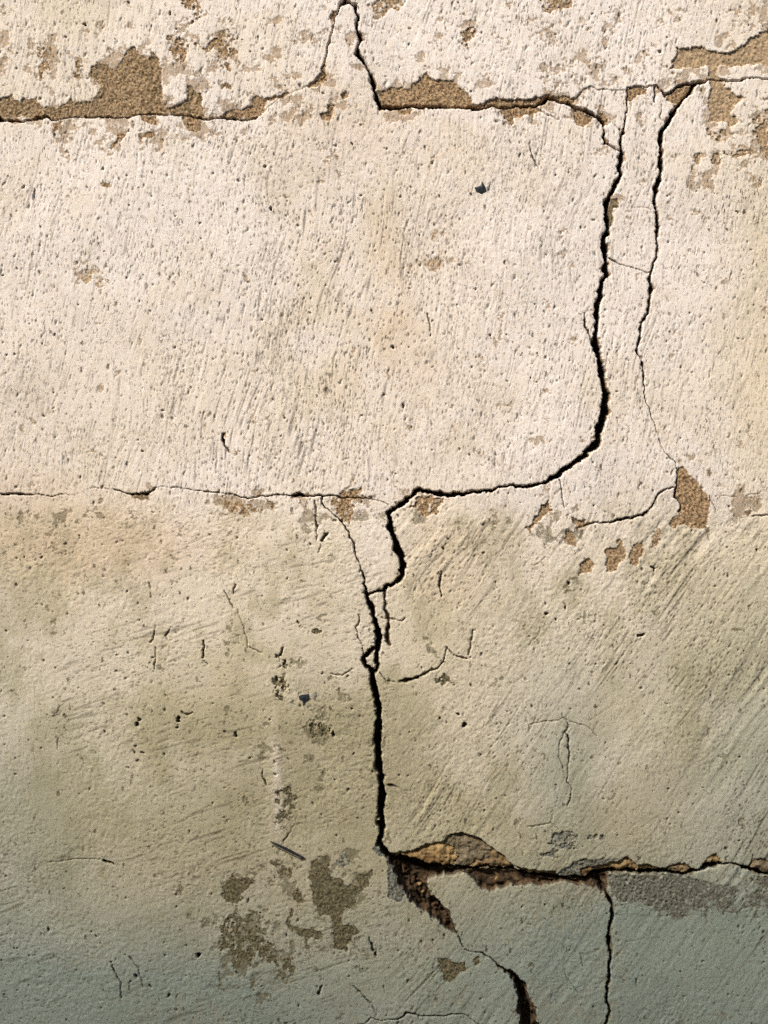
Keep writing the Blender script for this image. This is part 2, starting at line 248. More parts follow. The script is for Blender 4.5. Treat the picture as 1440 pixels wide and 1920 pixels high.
patch([(626, 1618), (640, 1600), (655, 1600), (658, 1612), (645, 1630), (632, 1626)], [(1003, 1600), (1030, 1592), (1028, 1562), (1060, 1558), (1082, 1572), (1082, 1590), (1066, 1600), (1045, 1598), (1030, 1605), (1012, 1610)],
      [(664, 1824), (690, 1808), (695, 1815), (672, 1830)], [(1095, 1575), (1110, 1565), (1125, 1560), (1138, 1570), (1120, 1568), (1102, 1580)], rag=6, dep=1.3, tint=1.3, soft=.3)
patch([(700, 1592), (711, 1582), (722, 1596), (724, 1610), (712, 1608)], [(725, 1605), (733, 1615), (745, 1640), (756, 1665), (762, 1692), (745, 1693), (728, 1683), (728, 1650)], rag=2, dep=3, tint=1.35)
patch([(1138, 1642), (1170, 1638), (1260, 1638), (1290, 1640), (1312, 1652), (1330, 1656), (1350, 1662), (1382, 1658), (1385, 1675), (1350, 1688), (1328, 1690), (1320, 1712), (1295, 1710), (1280, 1725), (1265, 1725), (1255, 1712), (1230, 1706), (1200, 1694),
       (1160, 1690), (1148, 1670)], rag=4, dep=4, tint=1.2, soft=.05)
patch([(1410, 1640), (1440, 1645), (1500, 1650), (1500, 1665), (1440, 1666), (1415, 1656)], [(1395, 1675), (1420, 1675), (1440, 1670), (1500, 1670), (1500, 1690), (1415, 1692)], rag=4, dep=3, tint=1.1, soft=.2)
patch([(1042, 1640), (1068, 1622), (1082, 1612), (1130, 1612), (1165, 1612), (1130, 1622), (1092, 1630), (1090, 1642), (1060, 1650)], rag=3, dep=3, tint=1.2)
patch([(1318, 1692), (1380, 1678), (1440, 1676), (1500, 1678), (1500, 1704), (1400, 1708), (1330, 1716)], rag=6, dep=1.6, tint=1.2, soft=.8)
# stones of the masonry showing above the broken bed joint: (polygon, colour mix 0 ochre .. 1 grey brown, lump centre lift)
ST = [([(730, 1598), (770, 1597), (800, 1584), (828, 1577), (852, 1590), (858, 1612), (850, 1624), (830, 1627), (800, 1629), (770, 1618), (745, 1608)], 0.0),
      ([(828, 1577), (850, 1563), (868, 1561), (900, 1572), (922, 1588), (915, 1612), (915, 1624), (890, 1631), (870, 1629), (850, 1623), (858, 1605), (848, 1588)], 0.95),
      ([(922, 1588), (945, 1604), (966, 1626), (960, 1630), (935, 1627), (905, 1626), (880, 1628), (890, 1612), (915, 1610)], 0.35),
      ([(966, 1622), (985, 1630), (1000, 1632), (1040, 1634), (1050, 1645), (1030, 1642), (985, 1639)], 0.5),
      ([(1089, 1628), (1110, 1625), (1130, 1620), (1160, 1616), (1175, 1606), (1190, 1618), (1198, 1630), (1160, 1634), (1118, 1634), (1100, 1645), (1090, 1645)], 0.15),
      ([(1196, 1624), (1215, 1622), (1238, 1630), (1236, 1634), (1198, 1631)], 0.2),
      ([(1246, 1632), (1260, 1622), (1287, 1618), (1302, 1634), (1280, 1639), (1262, 1636)], 0.45),
      ([(1312, 1630), (1325, 1615), (1333, 1606), (1342, 1603), (1358, 1616), (1345, 1620), (1330, 1625)], 0.3),
      ([(1403, 1626), (1414, 1611), (1428, 1611), (1445, 1618), (1480, 1630), (1480, 1640), (1440, 1638), (1420, 1634)], 0.8)]
# hollows where the bed joint has fallen out: (polygon, depth)
GP = [([(880, 1632), (960, 1632), (1000, 1642), (1055, 1650), (1100, 1648), (1122, 1640), (1118, 1664), (1100, 1660), (1080, 1654), (1050, 1652), (1020, 1660), (990, 1655), (960, 1658), (935, 1664), (920, 1670), (905, 1665), (890, 1648)], 11),
      ([(727, 1602), (760, 1618), (800, 1630), (860, 1628), (880, 1632), (840, 1638), (815, 1640), (798, 1650), (800, 1672), (818, 1692), (840, 1708), (850, 1735), (858, 1750), (846, 1745), (825, 1728), (800, 1712), (775, 1692), (758, 1668), (745, 1640), (733, 1615)], 24),
      ([(955, 1822), (975, 1838), (988, 1865), (1002, 1890), (1007, 1925), (1010, 1990), (975, 1990), (976, 1925), (974, 1870), (966, 1845)], 12),
      ([(1108, 1640), (1132, 1636), (1140, 1640), (1136, 1665), (1128, 1668), (1115, 1655)], 12)]
# small deep holes (x, y, radius)
HO = [(264, 847, 4), (255, 1357, 6.5), (260, 1350, 4), (334, 1350, 6), (332, 1362, 4), (443, 1377, 5), (77, 1045, 4), (826, 1347, 4), (870, 1358, 6), (860, 1338, 4), (625, 1376, 6), (660, 1330, 3), (1225, 1066, 5),
      (1222, 1064, 4), (997, 708, 2.5), (1006, 717, 2.5), (520, 1275, 3), (568, 1341, 2.5), (662, 1412, 3), (506, 1348, 3), (45, 1045, 3), (90, 1742, 4), (184, 1756, 3), (27, 1777, 3), (238, 1788, 2.5), (257, 1829, 4), (280, 1850, 3.5),
      (243, 1841, 3), (315, 1867, 4), (372, 1790, 6), (257, 1398, 3.5), (253, 1411, 3), (267, 1413, 3), (1128, 1284, 2.5), (1118, 1244, 2.5), (5, 516, 3), (660, 270, 4), (499, 312, 4), (508, 393, 4), (750, 370, 4),
      (822, 368, 3), (725, 281, 3), (1386, 1220, 3), (1394, 1222, 2.5), (1420, 1031, 3), (1062, 1139, 3.5), (1025, 1150, 4), (1204, 1190, 5), (1198, 1192, 4), (1066, 1093, 5), (1045, 1160, 3), (370, 745, 3), (737, 652, 4),
      (755, 762, 4), (774, 803, 3), (525, 818, 3), (893, 542, 3), (920, 629, 3), (1385, 34, 3), (1404, 47, 3), (1237, 100, 4), (160, 48, 3), (320, 25, 3), (46, 350, 4), (1295, 940, 2), (705, 1790, 5), (599, 1862, 4),
      (1195, 1840, 3), (832, 1028, 4), (840, 1010, 3), (945, 1030, 2), (115, 1040, 2), (230, 1015, 3), (590, 970, 3), (1382, 400, 3), (1383, 403, 3), (1240, 802, 1.5), (1256, 1480, 2.5), (1258, 1545, 2.5)]

# ------------------------------------------------------------------ evaluate the relief on a tensor grid
def seg_dist(x, y, p, q, wp, wq):
    dx, dy = q[0] - p[0], q[1] - p[1]; L = dx * dx + dy * dy + 1e-6
    t = np.clip(((x - p[0]) * dx + (y - p[1]) * dy) / L, 0, 1)
    return np.hypot(x - p[0] - t * dx, y - p[1] - t * dy), wp + (wq - wp) * t
def poly_sdf(x, y, P):
    d = np.full(x.shape, 1e9, f4); ins = np.zeros(x.shape, bool); n = len(P)
    for i in range(n):
        a, b = P[i], P[(i + 1) % n]
        dd, _ = seg_dist(x, y, a, b, 0, 0); d = np.minimum(d, dd)
        if a[1] != b[1]:
            c = ((a[1] > y) != (b[1] > y)) & (x < (b[0] - a[0]) * (y - a[1]) / (b[1] - a[1]) + a[0]); ins ^= c
    return np.where(ins, -d, d)

class Field: pass
def evaluate(xs, ys, pitch):
    F = Field(); xs = xs.astype(f4); ys = ys.astype(f4)
    x, y = np.meshgrid(xs, ys); F.x, F.y = x, y; fine = pitch < 4
    def win(b, m):
        i0, i1 = np.searchsorted(xs, [b[0] - m, b[1] + m]); j0, j1 = np.searchsorted(ys, [b[2] - m, b[3] + m])
        return slice(j0, j1), slice(i0, i1)
    # warps
    wx = (vn(x / 9, y / 9, 1) - .5) * 5 + (vn(x / 3.6, y / 3.6, 2) - .5) * 2.6
    wy = (vn(x / 9, y / 9, 3) - .5) * 5 + (vn(x / 3.6, y / 3.6, 4) - .5) * 2.6
    rag = (fbm(x / 16, y / 16, 9, 4, .6) - .5)
    kx = (vn(x / 19, y / 19, 5) - .5) * 5.5; ky = (vn(x / 19, y / 19, 6) - .5) * 5.5      # kinks of the wider cracks
    # --- undulation of the whole face
    h = (fbm(x / 420, y / 420, 20, 3) - .5) * 16 + (fbm(x / 90, y / 90, 24, 3) - .5) * 1.9
    # the blocks behind show as very slight swellings, sunk toward the joints
    low = sst(900, 1000, y + 40 * (vn(x / 200, y / 200, 31) - .5))
    h += 2.5 * blob(x, y, 515, 1470, 16, 110) + 1.5 * blob(x, y, 1180, 1450, 60, 180)
    # --- brushed strokes
    bx = x + (vn(x / 120, y / 120, 40) - .5) * 26; by = y
    right = sst(700, 800, x)
    m1 = (1 - low) * (1 - .55 * sst(1180, 1300, x)) * (.75 + .45 * sst(.35, .7, vn(x / 170, y / 240, 41)))
    m2 = low * right * (.45 + .8 * sst(.35, .65, vn(x / 150, y / 150, 42)))
    m3 = low * (1 - right) * (.35 + .7 * sst(.4, .65, vn(x / 160, y / 120, 43)))
    m4 = (1 - low) * .5 * sst(1150, 1300, x)
    P = np.zeros_like(x)
    def strokes(deg, m, w_, l_, amp, s):
        nonlocal h, P
        u, v = rot(bx, by, deg)
        n1 = vn(u / w_, v / l_, s); n2 = vn(u / (w_ * 2.3), v / (l_ * 2.1), s + 1)
        g = sst(.62, .95, n1) * sst(.3, .75, n2)
        h -= amp * m * g; h += m * amp * .55 * (n2 - .5)
        P = np.maximum(P, m * g * .6)
        if fine:
            p1 = pits(u, v, 5.2, 15, s + 3, .42, .16, .42); h -= m * amp * 1.3 * p1; P = np.maximum(P, np.clip(m, 0, 1) * p1)
    strokes(11, m1, 2.2, 30, .95, 50)
    strokes(15, m1 * sst(.5, .75, vn(x / 90, y / 130, 48)), 2.6, 18, .4, 54)
    strokes(36, m2, 2.8, 60, 1.0, 60)
    u_, v_ = rot(bx, by, 35); h += m2 * 1.9 * (vn(u_ / 9, v_ / 170, 66) - .5) * sst(.35, .65, vn(u_ / 60, v_ / 150, 68))
    strokes(27, m2 * sst(.45, .7, vn(x / 110, y / 110, 46)), 3.0, 34, .6, 64); strokes(47, m2 * sst(.5, .75, vn(x / 90, y / 90, 47)), 3.0, 40, .5, 67)
    strokes(72, m3 * .8, 4.0, 30, .8, 70)
    strokes(24, m4, 3.4, 22, .9, 80)
    F.dir = (np.clip(m1 + m4, 0, 1.3), np.clip(m2, 0, 1.3), np.clip(m3, 0, 1.3))
    if fine:
        # gritty grain and round pinholes
        gr = vn(x / 3.3, y / 3.3, 90) * .7 + vn(x / 6.5, y / 6.5, 91) * .55 + .08
        rough = .35 + 1.0 * sst(.38, .62, fbm(x / 110, y / 110, 92, 4)) + .35 * low
        h += (gr - .7) * (.40 + .35 * low) * rough
        dens = sst(.35, .62, fbm(x / 60, y / 60, 93, 3))
        p2 = pits(x + wx * 1.2, y + wy * 1.2, 8, 11, 94, .26, .10, .26) * (.25 + .75 * dens); h -= 1.0 * p2; P = np.maximum(P, p2)
        p3 = pits(x + 3 + wx, y + 2 + wy, 23, 27, 95, .25, .05, .15); h -= 3.2 * p3; P = np.maximum(P, p3 * 1.0)
        gouge = pits(*rot(x + wx * .8, y + wy, 14), 17, 52, 96, .5, .06, .16) * (1 - .5 * low); h -= 2.2 * gouge; P = np.maximum(P, gouge)
    F.pit = np.clip(P, 0, 1)
    # --- bare patches
    F.bare = np.zeros_like(x); F.tint = np.zeros_like(x); F.lab = np.zeros(x.shape, np.int32)
    F.name = {}
    surf = h.copy(); halo = np.zeros_like(x)
    def put_bare(mask, dep, tint, sl, rough_amp=1.0):
        xx, yy = x[sl], y[sl]
        tex = (fbm(xx / 5, yy / 5, 100, 3, .6) - .5) * 2.4 * rough_amp + (vn(xx / 2.8, yy / 2.8, 101) - .5) * 1.6 * rough_amp
        base = surf[sl] * .6 - dep + tex
        # the coat stands a little proud along the broken edge
        h[sl] = h[sl] * (1 - mask) + np.minimum(h[sl], base) * mask
        nb = mask > F.bare[sl]; F.tint[sl] = np.where(nb, tint, F.tint[sl]); F.bare[sl] = np.maximum(F.bare[sl], mask)
    for k, (poly, rg, dep, tint, soft) in enumerate(PT):
        a = np.array(poly); sl = win((a[:, 0].min(), a[:, 0].max(), a[:, 1].min(), a[:, 1].max()), 34 + rg)
        if x[sl].size == 0: continue
        dep = .55 + dep * .32
        d = poly_sdf(x[sl] + wx[sl], y[sl] + wy[sl], poly) + rag[sl] * rg * 2.2
        if soft: 
            d = d + soft * 105 * (fbm(x[sl] / 13, y[sl] / 13, 110 + k, 4, .75) - .46)
        m = np.clip(.5 - d / 1.1, 0, 1)
        if soft > .12: m = m * (1 - sst(.56, .64, fbm(x[sl] / 7, y[sl] / 9, 190 + k, 3, .6)) * min(1, .5 + soft))
        put_bare(m, dep, tint, sl, 1.5 if tint > 1 else 1.0)
        halo[sl] = np.maximum(halo[sl], np.exp(-np.clip(d, 0, 99) / 16.0))
        F.lab[sl] = np.where(m > .5, 100 + k, F.lab[sl]); F.name[100 + k] = 'bare_patch'
    # scattered thin wear around the ledges (mottled, not traced)
    def gx(c, s_): return np.exp(-((y - c) / s_) ** 2)
    zone = np.clip(.9 * gx(110, 95) * (1 - .4 * blob(x, y, 850, 60, 200, 120)) + .5 * gx(245, 45) * (1 - sst(600, 900, x)) + .55 * gx(955, 35)
                   + .9 * blob(x, y, 1400, 300, 110, 90) + .9 * blob(x, y, 480, 1760, 120, 110) + .5 * blob(x, y, 590, 1380, 90, 120)
                   + .4 * blob(x, y, 620, 1640, 130, 70) + .5 * blob(x, y, 1390, 960, 80, 60) + .5 * blob(x, y, 820, 1180, 70, 120) + .35 * blob(x, y, 1080, 1020, 110, 50), 0, 1)
    wn = fbm(x / 30, y / 30, 130, 5, .72)
    worn = sst(.0, .04, wn - (.725 - .195 * np.clip(zone + (.55 - .35 * low) * halo, 0, 1.1))) * (F.bare < .3)
    F.tint = np.where(F.bare < .3, .7 * low, F.tint)
    F.worn = worn; h -= worn * .9
    # --- stones
    F.stone = np.zeros_like(x); F.smix = np.zeros_like(x)
    for k, (poly, mix) in enumerate(ST):
        a = np.array(poly); sl = win((a[:, 0].min(), a[:, 0].max(), a[:, 1].min(), a[:, 1].max()), 16)
        if x[sl].size == 0: continue
        d = poly_sdf(x[sl] + wx[sl] * .8, y[sl] + wy[sl] * .8, poly)
        m = np.clip(.5 - d / 1.4, 0, 1); xx, yy = x[sl], y[sl]
        body = -9 + np.clip(-d, 0, 12) * .35 + (fbm(xx / 14, yy / 14, 140 + k, 4, .6) - .5) * 9 + (1 - np.abs(2 * vn(xx / 9, yy / 7, 150) - 1)) * 2.5
        h[sl] = h[sl] * (1 - m) + body * m
        F.stone[sl] = np.maximum(F.stone[sl], m); F.smix[sl] = np.where(m > .3, mix, F.smix[sl])
        F.bare[sl] *= (1 - m)
        F.lab[sl] = np.where(m > .5, 300 + k, F.lab[sl]); F.name[300 + k] = 'stone'
    # --- hollows
    F.crk = np.zeros_like(x); F.hol = np.zeros_like(x)
    for k, (poly, dep) in enumerate(GP):
        a = np.array(poly); sl = win((a[:, 0].min(), a[:, 0].max(), a[:, 1].min(), a[:, 1].max()), 14)
        if x[sl].size == 0: continue
        d = poly_sdf(x[sl] + wx[sl] * 1.3, y[sl] + wy[sl] * 1.3, poly) + rag[sl] * 7 - 3.0
        xx, yy = x[sl], y[sl]; m = np.clip(-d / 5.0, 0, 1) ** .7
        body = -dep * m - m * (fbm(xx / 24, yy / 13, 160 + k, 4, .55) - .4) * 17
        body = np.where(F.stone[sl] > .5, 99, body)
        put = (d < 0) & (F.stone[sl] < .5)
        h[sl] = np.where(put, np.minimum(h[sl], body), h[sl])
        F.crk[sl] = np.maximum(F.crk[sl], np.clip(.5 - d / 2.5, 0, 1) * (F.stone[sl] < .5)); F.hol[sl] = np.maximum(F.hol[sl], (F.crk[sl] > 0) * 1.0); F.lab[sl] = np.where(put & (m > .5), 500 + k, F.lab[sl]); F.name[500 + k] = 'joint_hollow'
    # --- cracks
    bar = np.zeros(x.shape, bool); F.core = np.zeros(x.shape, bool)
    minw = pitch * .5
    for ci, (pts, wd, dsc, cut, wig) in enumerate(CR):
        for i in range(len(pts) - 1):
            p, q = pts[i], pts[i + 1]
            wmax = max(wd[i], wd[i + 1])
            sl = win((min(p[0], q[0]), max(p[0], q[0]), min(p[1], q[1]), max(p[1], q[1])), wmax + 12)
            if x[sl].size == 0: continue
            k_ = .5 + .5 * min(1, wmax / 5)
            if max(abs(p[0] - q[0]), abs(p[1] - q[1])) > 150: k_ = 2.0
            d, wv = seg_dist(x[sl] + (wx[sl] + kx[sl]) * k_ * .9, y[sl] + (wy[sl] + ky[sl]) * k_ * .9, p, q, wd[i], wd[i + 1])
            wv = wv * (.62 + .5 * vn(x[sl] / 6, y[sl] / 6, 170) + .4 * vn(x[sl] / 15, y[sl] / 15, 174)) * .5         # half width, uneven
            hw = np.maximum(wv, minw)
            full = np.minimum(38, 5.5 * wv + 3) * dsc * np.minimum(1, (wv / minw) ** .9)
            t = np.clip((hw - d) / np.maximum(.9, hw * .45) + .35, 0, 1)
            dep = full * t ** 1.2
            dep += np.clip(1 - (d - hw) / 4.0, 0, 1) ** 2 * .8 * (d > hw) * np.minimum(1, wv / 2)     # crumbled lip
            dep += t * (vn(x[sl] / 5, y[sl] / 5, 171) - .5) * full * .35
            nh = surf[sl] * .5 - dep
            h[sl] = np.where(t > 0, np.minimum(h[sl], nh), h[sl] - (dep * .5 if wmax > 3 else 0))
            F.crk[sl] = np.maximum(F.crk[sl], np.clip((hw * 1.05 - d) / 1.4 + .35, 0, 1) * min(1, .35 + wmax / 6))
            if wmax >= 4:      # broken lip: the wash has chipped off in places along the edge
                rim = np.clip((.3 + 9 * (vn(x[sl] / 9, y[sl] / 9, 172) - .52) + 3 * (vn(x[sl] / 3.2, y[sl] / 3.2, 173) - .5) - (d - hw)) / 1.5, 0, 1) * (F.stone[sl] < .5)
                h[sl] -= rim * (1 - np.clip(F.bare[sl] * 2, 0, 1)) * (t <= 0) * 1.6; F.bare[sl] = np.maximum(F.bare[sl], rim * .9)
            if cut:
                bar[sl] |= d < np.maximum(wv, pitch * 1.1)
            F.core[sl] |= (d < wv * .8 - pitch * .4)
    if fine:
        for (cx, cy, r) in HO:
            sl = win((cx, cx, cy, cy), r + 6)
            if x[sl].size == 0: continue
            an = 1 + .6 * (vn(np.array([cx / 3.1]), np.array([cy / 2.7]), 3)[0])
            d = np.hypot((x[sl] - cx + wx[sl] * 1.1) * an, y[sl] - cy + wy[sl] * 1.1) * (.8 + .4 * vn(x[sl] / 3, y[sl] / 3, 180))
            t = np.clip((r * .85 - d) / 1.6, 0, 1)
            h[sl] -= t * (3 + r * 1.2); F.crk[sl] = np.maximum(F.crk[sl], t * .9)
    # where a crack dies out, the slab boundary still runs on unseen to the next one
    for pts in ([(1078, 186), (1066, 198)], [(1276, 955), (1276, 985), (1332, 986)], [(1082, 992), (1070, 975), (1058, 950), (1048, 896)], [(728, 944), (736, 958)],
                [(1268, 905), (1262, 914)], [(1160, 284), (1166, 286)], [(640, 9), (650, 2)], [(640, 4), (640, -64)], [(1080, 986), (1090, 991)]):
        for p, q in zip(pts[:-1], pts[1:]):
            sl = win((min(p[0], q[0]), max(p[0], q[0]), min(p[1], q[1]), max(p[1], q[1])), 6)
            if x[sl].size: bar[sl] |= seg_dist(x[sl], y[sl], p, q, 0, 0)[0] < pitch * 1.5
    F.h = h; F.bar = bar
    # --- wash stains, and lower-wall shade painted into the colour (weights 0..1)
    big = fbm(x / 210, y / 210, 200, 5, .55); med = fbm(x / 70, y / 90, 207, 4, .6); fin = fbm(x / 14, y / 18, 215, 3, .6)
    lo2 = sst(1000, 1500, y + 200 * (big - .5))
    F.yel = np.clip(.85 * sst(.40, .66, big * .6 + med * .4) * (.45 + .25 * low) + .5 * blob(x, y, 700, 560, 190, 330) * med * 1.6 + .75 * blob(x, y, 1440, 640, 90, 520)
                    + .55 * blob(x, y, 0, 0, 330, 260) + .45 * low * (1 - sst(1500, 1900, y)) + .5 * blob(x, y, 80, 760, 230, 180) * .8 + .5 * blob(x, y, 820, 1180, 90, 240), 0, 1)
    F.pea = np.clip(1.0 * blob(x, y, 160, 1030, 260, 75) + .5 * blob(x, y, 20, 900, 120, 50) + .35 * blob(x, y, 760, 600, 140, 260) + .5 * blob(x, y, 850, 1080, 90, 90) + .3 * blob(x, y, 700, 250, 200, 80), 0, 1) * (.35 + .9 * med)
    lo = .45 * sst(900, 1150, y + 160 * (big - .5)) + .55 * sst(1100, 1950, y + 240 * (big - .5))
    F.damp = np.clip(lo * .95 + .35 * sst(.5, .7, med) * low, 0, 1)  # not damp: light falling off downward, painted into the colour
    strip = blob(x + 30 * (vn(x / 60, y / 60, 230) - .5), y, 517, 1465, 14, 120) * (.25 + .9 * sst(.3, .6, vn(x / 22, y / 30, 231)))
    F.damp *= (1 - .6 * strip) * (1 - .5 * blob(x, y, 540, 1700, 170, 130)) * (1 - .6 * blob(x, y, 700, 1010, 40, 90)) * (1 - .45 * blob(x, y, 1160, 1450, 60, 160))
    F.yel *= 1 - .8 * blob(x, y, 700, 1010, 45, 80)
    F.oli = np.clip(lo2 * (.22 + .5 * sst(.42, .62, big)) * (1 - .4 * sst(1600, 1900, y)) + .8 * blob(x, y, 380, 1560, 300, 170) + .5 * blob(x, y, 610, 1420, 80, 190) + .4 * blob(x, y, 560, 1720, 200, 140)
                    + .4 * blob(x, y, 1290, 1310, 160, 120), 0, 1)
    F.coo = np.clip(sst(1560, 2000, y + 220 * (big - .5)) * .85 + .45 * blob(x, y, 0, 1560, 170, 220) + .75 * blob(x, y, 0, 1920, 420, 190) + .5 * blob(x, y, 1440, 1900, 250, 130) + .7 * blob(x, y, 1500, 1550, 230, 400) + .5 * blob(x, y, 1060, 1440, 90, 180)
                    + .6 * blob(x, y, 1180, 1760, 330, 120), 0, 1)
    F.grm = np.clip(sst(.50, .72, fin * .5 + med * .5) * (.5 + .5 * low), 0, 1)
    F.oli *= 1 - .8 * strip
    return F

# ------------------------------------------------------------------ material of the wall
def N(nt, kind, **kw):
    n = nt.nodes.new(kind)
    for k, v in kw.items(): setattr(n, k, v)
    return n
def wall_material():
    m = bpy.data.materials.new('limewashed_plaster'); m.use_nodes = True; t = m.node_tree; L = t.links
    b = t.nodes['Principled BSDF']; b.inputs['Roughness'].default_value = .93; b.inputs['Specular IOR Level'].default_value = .18
    co = N(t, 'ShaderNodeTexCoord'); 
    def attr(n): 
        a = N(t, 'ShaderNodeAttribute'); a.attribute_name = n; return a
    sA = attr('stain_shade'); sB = attr('layer'); sC = attr('wear_shade')       # three colour attributes hold nine weights
    def sep(a): s = N(t, 'ShaderNodeSeparateColor'); L.new(a.outputs['Color'], s.inputs[0]); return s.outputs
    A, B, C = sep(sA), sep(sB), sep(sC)
    def noise(scale, det=3, rough=.6, sc3=None):
        n = N(t, 'ShaderNodeTexNoise'); n.inputs['Scale'].default_value = scale; n.inputs['Detail'].default_value = det; n.inputs['Roughness'].default_value = rough
        if sc3:
            mp = N(t, 'ShaderNodeMapping'); mp.inputs['Scale'].default_value = sc3; mp.inputs['Rotation'].default_value = (0, math.radians(12), 0)
            L.new(co.outputs['Object'], mp.inputs[0]); L.new(mp.outputs[0], n.inputs['Vector'])
        else: L.new(co.outputs['Object'], n.inputs['Vector'])
        return n.outputs['Fac']
    def ramp(v, a, c, lo=0., hi=1.):
        r = N(t, 'ShaderNodeMapRange'); r.inputs[1].default_value = a; r.inputs[2].default_value = c; r.inputs[3].default_value = lo; r.inputs[4].default_value = hi
        L.new(v, r.inputs[0]); return r.outputs[0]
    def mul(a, c):
        n = N(t, 'ShaderNodeMath', operation='MULTIPLY'); 
        for i, v in enumerate((a, c)):
            if isinstance(v, float): n.inputs[i].default_value = v
            else: L.new(v, n.inputs[i])
        return n.outputs[0]
    def mix(f, a, c):
        n = N(t, 'ShaderNodeMix', data_type='RGBA'); 
        if isinstance(f, float): n.inputs[0].default_value = f
        else: L.new(f, n.inputs[0])
        for i, v in ((6, a), (7, c)):
            if isinstance(v, tuple): n.inputs[i].default_value = (*v, 1)
            else: L.new(v, n.inputs[i])
        return n.outputs[2]
    g1 = noise(260, 4, .7); g2 = noise(70, 4, .65); g3 = noise(22, 4, .6)
    lime = mix(ramp(g2, .35, .65), (.87, .765, .665), (.82, .70, .58))
    c = mix(mul(A[0], .85), lime, (.755, .62, .43))                 # yellowed wash
    c = mix(mul(A[1], .7), c, (.64, .43, .27))                     # peach
    c = mix(mul(C[0], .85), c, (.47, .415, .265))                     # beige-brown, light falling off downward painted in
    c = mix(mul(A[2], .62), c, (.36, .31, .17))                   # olive, painted shade of the lower wall
    c = mix(mul(B[0], .72), c, (.205, .27, .235))                   # cool grey, painted shade at the foot and corners
    c = mix(mul(mul(C[2], ramp(g1, .35, .7)), .55), c, (.34, .27, .17))    # grime
    # worn wash shows the render
    rend = mix(ramp(g1, .40, .58), (.10, .053, .021), (.52, .345, .185))
    rend = mix(mul(ramp(g3, .50, .66), .38), rend, (.17, .115, .055))
    rend = mix(mul(ramp(noise(120, 2, .5), .55, .7), .6), rend, (.50, .36, .22))
    rend_ol = mix(ramp(g1, .38, .62), (.06, .050, .024), (.22, .19, .105))
    rend_gr = mix(ramp(g1, .36, .62), (.075, .070, .048), (.27, .262, .20))
    rend_gr = mix(ramp(g2, .56, .68), rend_gr, (.35, .335, .265))
    tn = attr('tint').outputs['Fac']
    r_ = mix(ramp(tn, 0., .75), rend, rend_ol); r_ = mix(ramp(tn, .8, 1.25), r_, rend_gr)
    pale = mix(.55, rend, (.60, .45, .28)); r_ = mix(ramp(tn, -.01, -.5), r_, pale)
    c = mix(mul(mul(C[1], ramp(g1, .30, .52)), .8), c, r_)
    c = mix(B[1], c, r_)
    # soil and old mortar inside the cracks
    soil = mix(ramp(g2, .35, .7), (.012, .008, .005), (.085, .042, .018))
    soil = mix(attr('hollow').outputs['Fac'], soil, mix(ramp(g2, .38, .66), (.020, .012, .006), (.14, .088, .045)))
    c = mix(B[2], c, soil)
    # masonry stones
    st = attr('stone'); s2 = attr('stone_mix')
    och = mix(ramp(g3, .35, .6), (.17, .09, .034), (.42, .27, .11)); och = mix(ramp(g1, .55, .75), och, (.54, .42, .24)); och = mix(ramp(g2, .56, .72), och, (.12, .06, .025))
    gst = mix(ramp(g1, .35, .65), (.12, .09, .05), (.30, .24, .15))
    c = mix(st.outputs['Fac'], c, mix(s2.outputs['Fac'], och, gst))
    # dirt in pinholes and specks, with the shade of the pits painted in
    pt = attr('pit').outputs['Fac']
    c = mix(mul(pt, .80), c, (.07, .05, .03))
    sd_ = sep(attr('strokes'))
    ncn = N(t, 'ShaderNodeTexNoise'); ncn.inputs['Scale'].default_value = 190; ncn.inputs['Detail'].default_value = 2; L.new(co.outputs['Object'], ncn.inputs['Vector']); NC = ncn.outputs['Color']
    def specks(deg, across, along, thr, seed):
        mp = N(t, 'ShaderNodeMapping'); mp.inputs['Rotation'].default_value = (0, math.radians(-deg), 0); mp.inputs['Location'].default_value = (seed * 1.37, 0, seed * .73)
        m2 = N(t, 'ShaderNodeMapping'); m2.inputs['Scale'].default_value = (1000 / across, 0, 1000 / along)
        L.new(co.outputs['Object'], mp.inputs[0]); L.new(mp.outputs[0], m2.inputs[0])
        mp3 = N(t, 'ShaderNodeMix', data_type='RGBA', blend_type='ADD'); mp3.inputs[0].default_value = .55; L.new(m2.outputs[0], mp3.inputs[6]); L.new(NC, mp3.inputs[7])
        vo = N(t, 'ShaderNodeTexVoronoi'); vo.voronoi_dimensions = '3D'; vo.inputs['Scale'].default_value = 1.0; L.new(mp3.outputs[2], vo.inputs['Vector'])
        sc_ = N(t, 'ShaderNodeSeparateColor'); L.new(vo.outputs['Color'], sc_.inputs[0])
        # radius differs from cell to cell; a good part of the cells has none
        rad = ramp(sc_.outputs[0], .30, 1.0, 0.0, thr)
        sb_ = N(t, 'ShaderNodeMath', operation='SUBTRACT'); L.new(rad, sb_.inputs[0]); L.new(vo.outputs['Distance'], sb_.inputs[1])
        return ramp(sb_.outputs[0], -.02, .05)
    def mx(a, b_):
        n = N(t, 'ShaderNodeMath', operation='MAXIMUM'); L.new(a, n.inputs[0]); L.new(b_, n.inputs[1]); return n.outputs[0]
    dens = ramp(noise(9, 4, .65), .40, .60, .12, 1.0)
    sp = mx(mul(specks(11, 3.8, 15, .36, 1), ramp(sd_[0], .15, .8)), mul(specks(34, 4.0, 18, .32, 2), mul(ramp(sd_[1], .1, .9), .8)))
    sp = mx(sp, mul(specks(64, 4.4, 10, .30, 3), mul(ramp(sd_[2], .1, .9), .6)))
    sp = mx(sp, mul(specks(10, 3.0, 38, .30, 6), mul(ramp(sd_[0], .15, .8), .85)))
    sp = mx(sp, mul(specks(33, 3.0, 48, .27, 7), mul(ramp(sd_[1], .1, .9), .55)))
    sp = mul(sp, dens)
